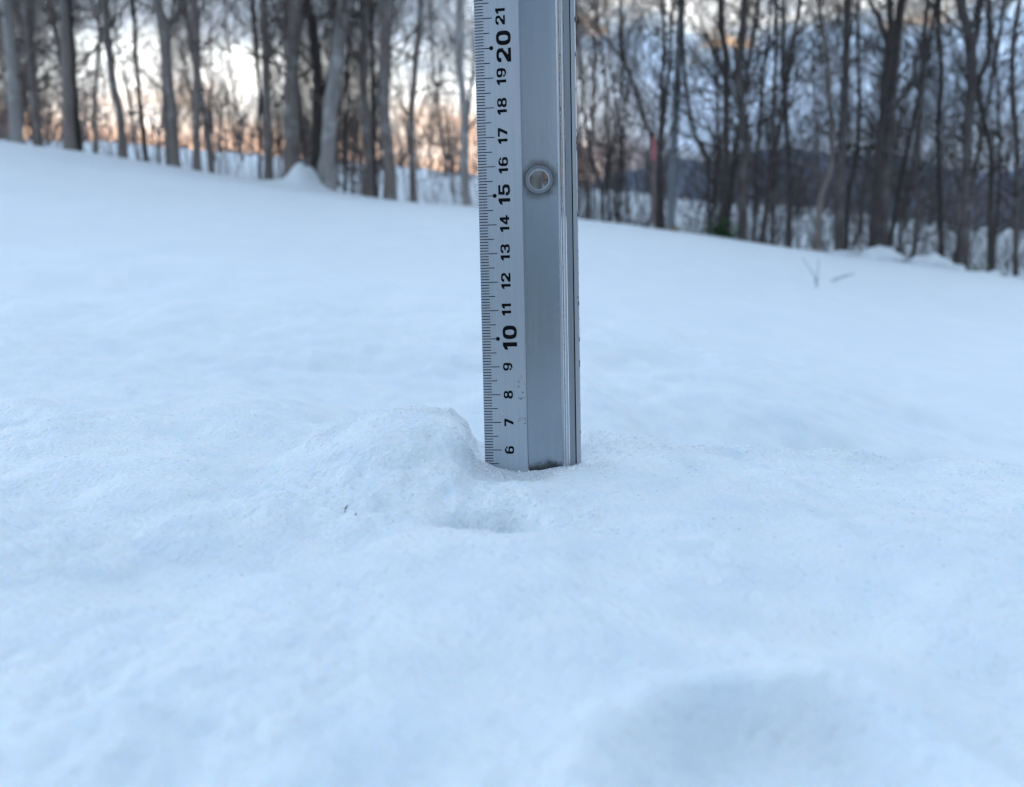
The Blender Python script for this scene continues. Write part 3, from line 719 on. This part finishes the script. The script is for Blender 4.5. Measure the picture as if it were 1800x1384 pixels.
# ------------------------------------------------------------------ the ruler
UPc = np.array((-333., 15508., -1364.)); UPc /= np.linalg.norm(UPc)
def cam2world(v): return CR * v[0] + CU * v[1] + CF * v[2]
RU = cam2world(UPc)
w0 = cam2world(np.array((1.0, .010, -math.tan(R(3.0))))); RW = w0 - RU * w0.dot(RU); RW /= np.linalg.norm(RW)
RN = np.cross(RW, RU)                                    # points to the viewer's side
anchor = CO + ray(843.5, 447) * .2744                   # the graduated edge at 13 cm
BEV = 1.05e-3                                            # how far the graduated edge lies back
org = anchor - RU * .13 + RN * BEV
def build_ruler():
    root = empty('ruler', (0, 0, 0), 'silver aluminium ruler standing upright in the snow, centimetre scale along one edge', 'ruler')
    M4 = Matrix(((RW[0], RU[0], RN[0], org[0]), (RW[1], RU[1], RN[1], org[1]), (RW[2], RU[2], RN[2], org[2]), (0, 0, 0, 1)))
    root.matrix_world = M4
    def alu(name, base, rough, dirt=0.0, metal=.75, an=.0):
        m, t, b = mat(name); tcn = N(t, 'ShaderNodeTexCoord')
        mpn = N(t, 'ShaderNodeMapping'); mpn.inputs['Scale'].default_value = (2600, 22, 400); L(t, tcn.outputs['Object'], mpn.inputs[0])
        n = noise(t, mpn.outputs[0], 1.0, 3)
        c = ramp(t, n.outputs[0], [(.3, tuple(v * .93 for v in base)), (.7, tuple(min(v * 1.05, 1) for v in base))])
        sp = noise(t, tcn.outputs['Object'], 330, 3, .7)
        spot = ramp(t, sp.outputs[0], [(.70, (1, 1, 1)), (.76, (.45, .45, .46))])
        c = mixc(t, 1.0, c, spot, 'MULTIPLY')
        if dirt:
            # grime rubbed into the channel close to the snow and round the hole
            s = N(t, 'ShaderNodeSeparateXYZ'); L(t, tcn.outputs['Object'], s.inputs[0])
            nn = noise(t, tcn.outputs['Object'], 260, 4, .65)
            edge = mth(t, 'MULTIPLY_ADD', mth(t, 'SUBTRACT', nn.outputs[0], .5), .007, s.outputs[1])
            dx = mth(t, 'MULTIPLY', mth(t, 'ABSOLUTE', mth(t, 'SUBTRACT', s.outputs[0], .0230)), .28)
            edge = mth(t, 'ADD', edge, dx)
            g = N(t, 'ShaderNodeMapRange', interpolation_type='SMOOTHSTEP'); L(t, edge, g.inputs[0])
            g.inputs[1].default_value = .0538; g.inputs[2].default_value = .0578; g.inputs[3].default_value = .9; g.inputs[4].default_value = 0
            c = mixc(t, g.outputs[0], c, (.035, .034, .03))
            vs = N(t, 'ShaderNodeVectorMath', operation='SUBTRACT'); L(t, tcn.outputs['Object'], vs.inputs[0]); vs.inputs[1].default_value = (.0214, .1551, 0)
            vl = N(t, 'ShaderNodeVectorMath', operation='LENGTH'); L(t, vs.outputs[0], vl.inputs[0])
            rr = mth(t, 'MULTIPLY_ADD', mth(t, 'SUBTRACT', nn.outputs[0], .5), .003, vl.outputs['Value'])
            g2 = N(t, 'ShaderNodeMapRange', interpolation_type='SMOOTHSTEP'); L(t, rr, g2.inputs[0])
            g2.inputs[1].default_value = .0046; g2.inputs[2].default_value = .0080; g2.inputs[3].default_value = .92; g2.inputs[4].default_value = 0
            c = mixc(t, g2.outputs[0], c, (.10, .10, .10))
        L(t, c, b.inputs['Base Color']); setin(b, Roughness=rough, Metallic=metal)
        bp = N(t, 'ShaderNodeBump'); bp.inputs['Strength'].default_value = .12; bp.inputs['Distance'].default_value = .0002
        L(t, n.outputs[0], bp.inputs['Height']); L(t, bp.outputs[0], b.inputs['Normal'])
        return m
    m_strip = alu('anodised_strip', (.44, .485, .53), .30, 0, .88)
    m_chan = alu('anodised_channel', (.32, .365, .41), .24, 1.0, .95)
    m_rail = alu('anodised_rail', (.46, .48, .51), .28, 0, .9)
    m_side = alu('anodised_side', (.30, .32, .35), .35, 0, .85)
    m_ink, t, b = mat('black_ink'); setin(b, Base_Color=(.004, .004, .005), Roughness=.6); b.inputs['Specular IOR Level'].default_value = .1
    LEN = .302; Y0 = 0.0; mm = .001
    def extr(name, prof, material, y0=Y0, y1=LEN, parent=root, bev=True):
        n = len(prof); V = [(x * mm, y, z * mm) for y in (y0, y1) for x, z in prof]
        F = [[i, (i + 1) % n, n + (i + 1) % n, n + i] for i in range(n)] + [list(range(n))[::-1], list(range(n, 2 * n))]
        o = mesh_obj(name, V, F, material, parent)
        if bev:
            bv = o.modifiers.new('bevel', 'BEVEL'); bv.width = .00012; bv.segments = 2; bv.limit_method = 'ANGLE'; bv.angle_limit = R(25)
        return o
    extr('scale_strip', [(0, -1.05), (0, -1.75), (15.55, -1.75), (15.55, 0), (15.2, .02)], m_strip)
    # channel floor, slightly hollow, pierced by the hanging hole
    def channel():
        x0, x1 = 15.85, 28.1; hx, hy, hr = 21.4, 155.1, 3.35
        xs = np.linspace(x0, x1, 15)
        def zf(x): q = (x - x0) / (x1 - x0) * 2 - 1; return -.95 + .32 * abs(q)**3
        V = []; F = []
        def vadd(x, y): V.append((x * mm, y * mm, zf(x) * mm)); return len(V) - 1
        def sheet(y0, y1):
            a = [vadd(x, y0) for x in xs]; c = [vadd(x, y1) for x in xs]
            for i in range(len(xs) - 1): F.append([a[i], a[i + 1], c[i + 1], c[i]])
        hw = 5.5
        sheet(0, hy - hw); sheet(hy + hw, LEN * 1000)
        nseg = 64; ring_o = []; ring_i = []
        for k in range(nseg):
            a = 2 * math.pi * k / nseg; ca, sa = math.cos(a), math.sin(a)
            ring_i.append(vadd(hx + hr * ca, hy + hr * sa))
            tx = ((x1 - hx) if ca > 0 else (hx - x0)) / max(abs(ca), 1e-6); ty = hw / max(abs(sa), 1e-6); q = min(tx, ty)
            ring_o.append(vadd(hx + q * ca, hy + q * sa))
        for k in range(nseg): F.append([ring_i[k], ring_o[k], ring_o[(k + 1) % nseg], ring_i[(k + 1) % nseg]])
        # corners left by the square-to-round ring
        for sx, sy in ((1, 1), (-1, 1), (-1, -1), (1, -1)):
            c = vadd(x1 if sx > 0 else x0, hy + sy * hw)
            ang = math.atan2(sy * hw, (x1 - hx) if sx > 0 else -(hx - x0)) % (2 * math.pi)
            k = int(ang / (2 * math.pi) * nseg); F.append([ring_o[k % nseg], c, ring_o[(k + 1) % nseg]])
        # wall of the hole
        back = []
        for k in range(nseg):
            a = 2 * math.pi * k / nseg; V.append(((hx + hr * math.cos(a)) * mm, (hy + hr * math.sin(a)) * mm, -1.75 * mm)); back.append(len(V) - 1)
        for k in range(nseg): F.append([ring_i[k], ring_i[(k + 1) % nseg], back[(k + 1) % nseg], back[k]])
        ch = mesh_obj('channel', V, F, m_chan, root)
        # pressed rim
        prof = [(3.30, -1.2), (3.34, -.62), (3.62, -.46), (3.95, -.44), (4.12, -.62), (4.3, -.66), (4.48, -.42), (4.72, -.44), (4.9, -.9)]
        V = []; F = []; n = len(prof)
        for k in range(nseg):
            a = 2 * math.pi * k / nseg; wv = .07 * float(vn(np.array(k * .35), np.array(1.), 5)) * (1 if k % nseg else 0)
            for (pr, pz) in prof: V.append(((hx + (pr + wv) * math.cos(a)) * mm, (hy + (pr + wv) * math.sin(a)) * mm, (pz + wv * .5) * mm))
        for k in range(nseg):
            for i in range(n - 1): F.append([k * n + i, k * n + i + 1, ((k + 1) % nseg) * n + i + 1, ((k + 1) % nseg) * n + i])
        mesh_obj('hole_rim', V, F, m_side, ch, False)
        return ch
    channel()
    extr('channel_edge', [(15.56, -1.7), (15.84, -1.7), (15.84, -.55), (15.56, -.25)], m_side, bev=False)
    x = 28.12
    for wd, top, bot in ((.75, -.30, -.05), (.55, -.12, .10), (.75, -.02, .0)):
        extr('ridge', [(x, -1.7), (x + wd, -1.7), (x + wd, bot), (x + wd * .5, max(top, bot) + .12), (x, top)], m_rail, bev=False); x += wd + .16
    extr('side_band', [(30.72, -1.72), (32.72, -1.72), (32.72, -.22), (30.72, -.05)], m_side)
    extr('groove', [(32.73, -1.72), (33.08, -1.72), (33.08, -1.2), (32.73, -1.2)], m_ink, bev=False)
    extr('outer_flange', [(33.09, -1.74), (34.75, -1.74), (34.75, -.75), (34.45, -.42), (33.09, -.28)], m_rail)
    # the printed scale
    def strip_z(x): return (-1.05 + (x / 15.2) * 1.07) + .02
    class Pr:
        def __init__(s): s.V = []; s.F = []
        def poly(s, pts, dz=0):
            c = len(s.V); s.V += [(x * mm, y * mm, (strip_z(x) + dz) * mm) for x, y in pts]; s.F.append(list(range(c, c + len(pts))))
        def done(s, name): return mesh_obj(name, s.V, s.F, m_ink, root)
    ticks = Pr(); rt = random.Random(3)
    for k in range(1, 301):
        l = 6.2 if k % 10 == 0 else (5.15 if k % 5 == 0 else 3.15); hw = .15 if k % 5 == 0 else .155
        l += rt.uniform(-.03, .03)
        ticks.poly([(.12, k - hw), (l, k - hw), (l, k + hw), (.12, k + hw)])
        if k % 50 == 0: ticks.poly([(5.75 + .72 * math.cos(a * math.pi / 12), k + .72 * math.sin(a * math.pi / 12)) for a in range(24)], .004)
    ticks.done('graduation_marks')
    # heavy extended numerals: shapes in a cell of height 1
    def se(a, rx, ry, e=2.7):
        c, s_ = math.cos(a), math.sin(a); return (rx * math.copysign(abs(c)**(2 / e), c), ry * math.copysign(abs(s_)**(2 / e), s_))
    def ring(cx, cy, rx, ry, tx, ty, a0=0, a1=360, n=28):
        q = []
        for i in range(n):
            aa = R(a0 + (a1 - a0) * i / n); bb = R(a0 + (a1 - a0) * (i + 1) / n)
            o1, o2 = se(aa, rx, ry), se(bb, rx, ry); i1, i2 = se(aa, rx - tx, ry - ty), se(bb, rx - tx, ry - ty)
            q.append([(cx + o1[0], cy + o1[1]), (cx + o2[0], cy + o2[1]), (cx + i2[0], cy + i2[1]), (cx + i1[0], cy + i1[1])])
        return q
    six = ring(.42, .315, .42, .315, .25, .165) + ring(.42, .5, .42, .5, .25, .17, 70, 200) + [[(0, .3), (.25, .3), (.25, .55), (0, .5)]] + [[(.57, .70), (.82, .70), (.80, .80), (.60, .97)]]
    GLY = {
        '0': (.86, ring(.43, .5, .43, .5, .26, .19)),
        '1': (.50, [[(.20, 0), (.47, 0), (.47, 1), (.25, 1), (.20, .95)], [(0, .62), (.22, .70), (.22, .97), (.0, .84)]]),
        '2': (.84, ring(.42, .68, .42, .32, .25, .17, -25, 180) + [[(0, .66), (.25, .66), (.25, .75), (0, .75)], [(.0, .0), (.84, .0), (.84, .2), (.0, .2)], [(.0, .18), (.42, .18), (.80, .56), (.60, .62), (.0, .24)]]),
        '3': (.84, ring(.42, .72, .41, .28, .25, .165, -80, 185) + ring(.42, .29, .42, .29, .25, .165, -185, 80) + [[(.28, .42), (.56, .42), (.56, .59), (.28, .59)]]),
        '4': (.90, [[(.44, 0), (.70, 0), (.70, 1), (.44, 1)], [(0, .18), (.9, .18), (.9, .37), (0, .37)], [(0, .37), (.26, .37), (.66, .98), (.44, 1.0)]]),
        '5': (.84, [[(.08, .81), (.80, .81), (.80, 1), (.08, 1)], [(.05, .45), (.28, .45), (.30, .85), (.08, .85)]] + ring(.42, .33, .42, .33, .25, .175, -185, 150)),
        '6': (.84, six),
        '7': (.80, [[(0, .79), (.80, .79), (.80, 1), (0, 1)], [(.14, 0), (.44, 0), (.80, .80), (.50, .80)]]),
        '8': (.86, ring(.43, .28, .43, .28, .26, .155) + ring(.43, .74, .40, .26, .24, .15)),
    }
    GLY['9'] = (.84, [[(.84 - x, 1 - y) for x, y in p] for p in six])
    for cm in range(1, 31):
        sx = {0: 5.1, 5: 4.15}.get(cm % 10 if cm % 10 == 0 else cm % 5 * 10 + (5 if cm % 5 == 0 else 0), 3.35)
        txt = str(cm); gap = .17
        width = sum(GLY[c][0] for c in txt) + gap * (len(txt) - 1)
        hgt = sx; wid = hgt * (1.10 if len(txt) > 1 else 1.0)
        base_x = {5.1: 7.45 + 5.1, 4.15: 7.05 + 4.15}.get(sx, 7.35 + 3.35)    # digits stand with their tops towards the edge
        pr = Pr(); cur = cm * 10 - width * wid / 2 + (.35 if len(txt) > 1 else 0); dz = 0
        for c in txt:
            gw, polys = GLY[c]
            for p in polys: pr.poly([(base_x - y * hgt, cur + x * wid) for x, y in p], dz); dz += .0006
            cur += (gw + gap) * wid
        pr.done('numeral')
    # scratches and dings
    sc_ = Pr(); rs = random.Random(9)
    for (yy, n, spread) in ((85.5, 7, 1.5), (83.3, 5, .8), (80.8, 5, .5), (78.8, 6, .5), (71.2, 6, .6), (69.8, 3, .6)):
        for _ in range(n):
            x = rs.uniform(12.3, 15.0) if n > 3 else rs.uniform(14.2, 15.0); y = yy + rs.uniform(-spread, spread) + (x - 12.3) * .35 - .5; l = rs.uniform(.25, .8); a = rs.uniform(-.2, .9); wd = rs.uniform(.05, .10)
            dx, dy = math.cos(a) * l, math.sin(a) * l; x2 = min(x + dx, 15.1)
            sc_.poly([(x, y - wd), (x2, y + dy - wd), (x2, y + dy + wd), (x, y + wd)], .003)
    sc_.done('scratches')
    V = []; F = []
    for _ in range(46):
        y = rs.uniform(56, 240); l = rs.uniform(.2, 1.6); x0 = 34.76; c = len(V)
        z0 = rs.uniform(-.95, -.6); V += [(q[0] * mm, q[1] * mm, q[2] * mm) for q in ((x0 - .28, y, z0 + .42), (x0 + .02, y, z0), (x0 + .02, y + l, z0), (x0 - .28 + rs.uniform(0, .2), y + l, z0 + .42))]
        F.append([c, c + 1, c + 2, c + 3])
    for _ in range(60):
        y = rs.uniform(56, 200); l = rs.uniform(.1, .9); x0 = 29.28 + rs.uniform(-.12, .12); c = len(V)
        V += [(q[0] * mm, q[1] * mm, .235 * mm) for q in ((x0 - .05, y), (x0 + .06, y), (x0 + .05, y + l), (x0 - .05, y + l))]; F.append([c, c + 1, c + 2, c + 3])
    mesh_obj('edge_dings', V, F, m_ink, root)
    return root
build_ruler()

# ------------------------------------------------------------------ bits of bud on the snow
def bud(px, py, s, label, seed):
    m, t, b = mat('bud_scale'); tcn = N(t, 'ShaderNodeTexCoord'); n = noise(t, tcn.outputs['Object'], 900, 2)
    L(t, ramp(t, n.outputs[0], [(.35, (.10, .02, .02)), (.65, (.26, .07, .06))]), b.inputs['Base Color']); setin(b, Roughness=.7)
    p = hit(px, py); rng = random.Random(seed); V = []; F = []
    for k in range(5):
        a = rng.uniform(0, 6.28); el = rng.uniform(-.1, 1.2); g = np.array([math.cos(a) * math.cos(el), math.sin(a) * math.cos(el), math.sin(el)]); sd_ = np.cross(g, (.2, .1, 1)); sd_ /= np.linalg.norm(sd_)
        l = s * rng.uniform(.5, 1); c = len(V); nn = np.cross(sd_, g)
        V += [np.zeros(3), g * l * .5 + sd_ * l * .14, g * l, g * l * .5 - sd_ * l * .14, g * l * .5 + nn * l * .1]
        F += [[c, c + 1, c + 4], [c + 1, c + 2, c + 4], [c + 2, c + 3, c + 4], [c + 3, c, c + 4]]
    o = mesh_obj('bud_scale', V, F, m); o.location = p + np.array([0, 0, .0003])
    tag(o, label, 'plant bit')
bud(607, 899, .0022, 'tiny dark red bud scale lying on the snow in front of the icy lump', 1)
bud(624, 908, .0014, 'paler brown crumb of bud lying beside the tiny dark red bud scale', 4)

# ------------------------------------------------------------------ loose grains of refrozen snow on the mound
def crumbs():
    m, t, b = mat('ice_grain');  setin(b, Base_Color=(.93, .95, .965), Roughness=.18, IOR=1.31)
    b.inputs['Specular IOR Level'].default_value = .6
    rg = np.random.default_rng(12)
    def lipy(x): return .318 + .010 * fbm(x * 14, x * 0 + 2.2, 21, 3)
    X = []; Y = []; S = []
    def put(x, y, lo, hi): X.append(x); Y.append(y); S.append(rg.uniform(0, 1, len(x))**2.2 * (hi - lo) + lo)
    n = 15000; x = rg.uniform(-.26, .26, n); y = rg.uniform(.15, .36, n)
    keep = rg.uniform(0, 1, n) < .25 + .75 * sm(-.1, .6, fbm(x * 20, y * 20, 73, 2)); put(x[keep], y[keep], .00012, .00045)
    n = 2400; x = rg.uniform(.024, .23, n); put(x, lipy(x) + rg.normal(-.002, .007, n), .00015, .0006)
    n = 1500; x = rg.uniform(-.078, -.014, n); put(x, .292 + rg.normal(-.002, .006, n), .00015, .00055)
    n = 700; x = rg.normal(-.017, .0025, n); put(x, .287 + rg.normal(0, .008, n), .00015, .0006)
    n = 900; x = rg.uniform(-.016, .036, n); put(x, .2725 - .05 * x + np.abs(rg.normal(0, .0055, n)) * -1, .0002, .0008)
    n = 450; x = rg.uniform(.022, .062, n); put(x, .282 + rg.normal(0, .010, n), .0002, .0009)
    n = 500; x = rg.normal(-.004, .012, n); put(x, .1945 - .22 * (x + .02) + rg.normal(-.001, .0022, n), .0002, .0006)
    n = 500; x = rg.normal(.01, .02, n); put(x, .215 + rg.normal(0, .012, n), .0002, .0006)
    X = np.concatenate(X); Y = np.concatenate(Y); S = np.concatenate(S); n = len(X)
    Z = height(X, Y) - H0 - S * .1
    octa = np.array([(1, 0, 0), (-1, 0, 0), (0, 1, 0), (0, -1, 0), (0, 0, 1), (0, 0, -1)], float)
    tri = np.array([(0, 2, 4), (2, 1, 4), (1, 3, 4), (3, 0, 4), (2, 0, 5), (1, 2, 5), (3, 1, 5), (0, 3, 5)])
    Q = rg.normal(size=(n, 3, 3)); Q, _ = np.linalg.qr(Q)
    V = (octa[None] * rg.uniform(.6, 1.35, (n, 6, 1))) @ Q * S[:, None, None] + np.stack([X, Y, Z], -1)[:, None, :]
    F = (tri[None] + (np.arange(n) * 6)[:, None, None]).reshape(-1, 3)
    o = mesh_obj('snow_grains', V.reshape(-1, 3), F, m)
    tag(o, 'loose glittering ice grains on the near snow mound round the ruler foot', 'snow grains', kind='stuff')
crumbs()
